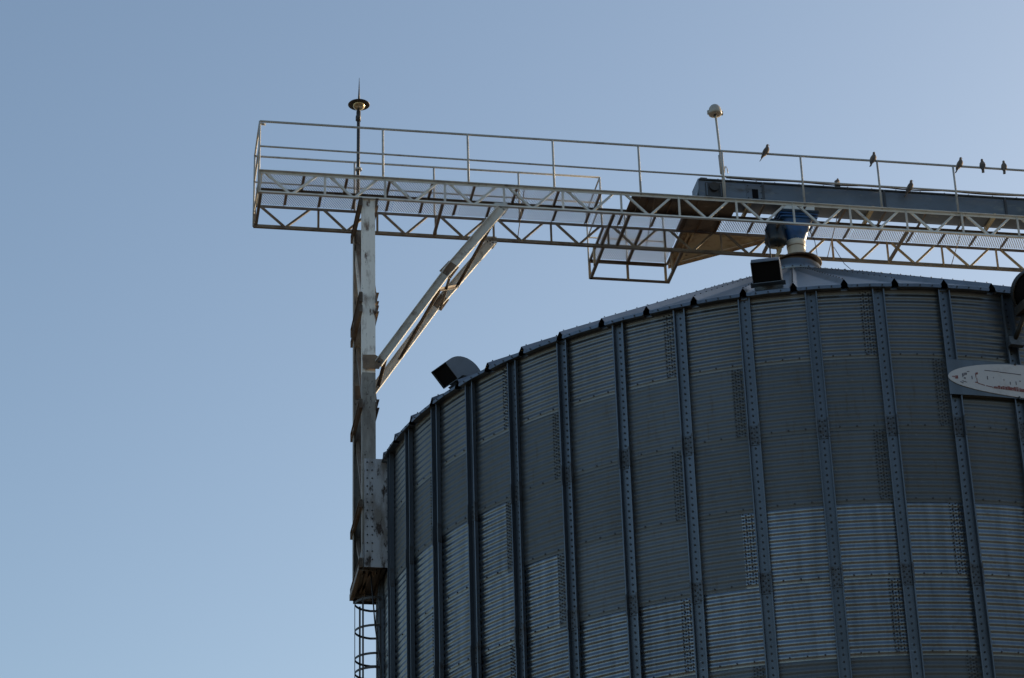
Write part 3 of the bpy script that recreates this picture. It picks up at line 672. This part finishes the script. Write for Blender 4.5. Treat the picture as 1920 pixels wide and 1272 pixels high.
# flakes copied from the photograph: a red tail, ghost letters, outline strokes, a red band along the lower edge
for a in ((.45, -.012, .45, .018, 0, 0), (.75, -.035, .35, .05, 0, 0), (1.6, -.01, .16, .055, .02, 1), (1.85, .015, .12, .04, .02, 1), (1.75, -.03, .22, .02, 0, 1),
          (2.0, .035, .15, .03, 0, 1), (1.3, -.085, .35, .012, -.02, 1), (1.55, -.07, .5, .010, -.02, 1), (2.65, -.03, .10, .05, 0, 1), (2.2, .08, .28, .010, .004, 1),
          (3.15, .045, .28, .03, .01, 0), (3.12, -.005, .08, .06, 0, 0), (3.2, -.07, .08, .06, 0, 0), (3.0, -.085, .35, .014, 0, 0), (3.3, -.095, .8, .012, -.028, 0), (4.25, -.125, .8, .012, -.018, 0),
          (4.25, .118, 1.7, .010, -.004, 1), (6.0, .110, 2.6, .012, -.010, 1), (4.45, -.02, .10, .055, 0, 1), (5.2, .01, .05, .02, 0, 1), (6.4, -.02, .06, .03, 0, 1),
          (7.1, -.07, .09, .045, 0, 1), (7.8, -.065, .10, .055, 0, 1), (8.3, -.01, .12, .02, 0, 1), (9.2, -.05, .10, .06, 0, 1), (10.4, -.03, .12, .06, 0, 1), (11.6, -.05, .12, .05, 0, 1), (13.2, -.04, .1, .06, 0, 1)):
    mark(*a)
random.seed(3)
x = 5.1
while x < 17:
    wd = random.uniform(.12, .35); h = .018 + .03 * min(1, (x - 5.1) / 1.5) + random.uniform(0, .022)
    yb = -.150 - .022 * min(1, (x - 5) / 4); mark(x, yb, wd, h, 0, 0); x += wd + random.choice([0, 0, .01, .05])
link('flaked_lettering', m.mesh('flaked_lettering', ['signr', 'signd']), sg)['kind'] = 'stuff'
m = MB()
for p_ in (24.0, 25.4, 31.4, 32.8):
    for z in (SZ + .26, SZ - .26): m.bolt(pol(RS + .016, RD(p_), z), (math.sin(RD(p_)), -math.cos(RD(p_)), 0), .016, .014)
link('fixing_bolts', m.mesh('fixing_bolts', 'bolt'), sg)

# ------------------------------------------------------------------ cables
def cable(name, pts, r, label):
    m = MB(); m.tube([stz(*q) for q in pts], r, 6); tag(link(name, m.mesh(name, 'cable')), label, 'cable')
pts = []; s = -1.2
i = 0
while s < 18:
    pts.append((s, TN + .02, ZM - .008 - .022 * math.sin(s * 2.15) ** 2 - .008 * random.random())); s += .25
cable('rail_cable', pts, .012, 'black power cable sagging along the middle handrail above the conveyor')
cable('hopper_cable', [(-.43, -.12, 24.15), (-.50, -.16, 24.08), (-.46, -.2, 23.95), (-.60, -.7, 23.4), (-.78, -1.3, 22.72)], .013, 'black cable running from the blue hopper down onto the roof')
cable('roof_wire', [(1.05, TF, 24.35), (1.15, TF - .2, 23.9), (1.4, TF - .6, 23.3), (1.65, TF - 1.0, 22.95)], .006, 'thin wire drooping from the catwalk truss to the roof right of the peak')
cable('drop_wire', [(.34, -.1, 24.2), (.42, -.1, 23.95), (.44, -.1, 23.7), (.43, -.1, 23.5)], .006, 'thin wire hanging beside the cream pipe')

# ------------------------------------------------------------------ doves
def dove_mesh():
    """one continuous lofted body, head to tail; faces +x, perched at the origin"""
    # spine: (x, z, half width, half height)
    sp = [(-.150, -.085, .020, .004), (-.125, -.060, .021, .006), (-.085, -.020, .020, .012), (-.055, .012, .030, .028), (-.025, .045, .043, .043), (.005, .075, .047, .047),
          (.030, .105, .043, .043), (.045, .130, .032, .033), (.052, .150, .022, .024), (.056, .166, .019, .020), (.063, .181, .019, .019), (.074, .188, .015, .014), (.084, .187, .007, .006), (.100, .180, .003, .003), (.106, .177, .001, .001)]
    n = 12; vs = []
    for i, (x, z, a, h) in enumerate(sp):
        p0 = sp[max(i - 1, 0)]; p1 = sp[min(i + 1, len(sp) - 1)]
        d = Vector((p1[0] - p0[0], 0, p1[1] - p0[1])).normalized(); up = Vector((-d.z, 0, d.x))
        for k in range(n):
            q = 2 * PI * k / n; vs.append(Vector((x, 0, z)) + Vector((0, a * math.cos(q), 0)) + up * (h * math.sin(q)))
    b = MB(); L = len(sp)
    b.add(vs, [(i * n + k, i * n + (k + 1) % n, (i + 1) * n + (k + 1) % n, (i + 1) * n + k) for i in range(L - 1) for k in range(n)], 0, True)
    b.add(vs[:n], [tuple(range(n))]); b.add(vs[-n:], [tuple(range(n))])
    return b.mesh('dove_body', ['dove'])
def wing_mesh(sy):
    b = MB(); pr = [(.035, .125), (.0, .118), (-.045, .062), (-.095, -.005), (-.11, -.03), (-.07, -.005), (-.02, .03), (.025, .075)]
    of = dict(zip(pr, [.030, .037, .043, .024, .016, .024, .041, .042]))
    def off(x, z): return of[(x, z)]
    b.add([(x, sy * (off(x, z)), z) for x, z in pr] + [(x, sy * (off(x, z) - .012), z) for x, z in pr],
          [tuple(range(8)), tuple(range(15, 7, -1))] + [(i, (i + 1) % 8, 8 + (i + 1) % 8, 8 + i) for i in range(8)], 0, True)
    return b.mesh('wing', 'dovewing')
def leg_mesh(sy):
    b = MB(); b.tube([(.0, sy * .018, .045), (.004, sy * .018, .0)], .004, 5)
    for dx in (.022, -.018): b.tube([(.004, sy * .018, .003), (.004 + dx, sy * .018, .0)], .0035, 5)
    return b.mesh('leg', 'dovewing')
DM, WM, LM = dove_mesh(), [wing_mesh(-1), wing_mesh(1)], [leg_mesh(-1), leg_mesh(1)]
def dove(s, t, z, yaw, label, sc=1.18, lean=0):
    o = link('dove', None, None, stz(s, t, z), (0, -RD(13 - lean), PSI + RD(yaw))); o.scale = (sc, sc, sc)
    tag(o, label, 'bird', 'doves perched on the catwalk')
    link('body', DM, o, (0, 0, -.045))
    for q in WM: link('wing', q, o, (0, 0, -.045))
    for q in LM: link('leg', q, o, (0, 0, -.004))
ZT = ZR + .018
dove(-.43, TN, ZT - .01, 12, 'dove perched on the top rail nearest the dome lamp, leftmost of the birds')
dove(1.57, TN, ZT - .015, 40, 'dove perched on the top rail right beside a handrail post, above the conveyor')
dove(2.21, TN + .02, ZM - .015, 15, 'dove perched on the lower rail cable, below the top rail')
dove(3.20, TN, ZT - .015, 25, 'dove on the top rail, first of the three close together at the right')
dove(3.63, TN, ZT - .015, 66, 'dove on the top rail, middle of the three close together, tail hanging straight down', 1.22)
dove(4.04, TN, ZT - .015, 63, 'dove on the top rail nearest the right edge of the picture')
dove(.93, -.14, CZ1 + .155, 60, 'dove mostly hidden behind the rail cable on top of the conveyor', 1.0, 20)
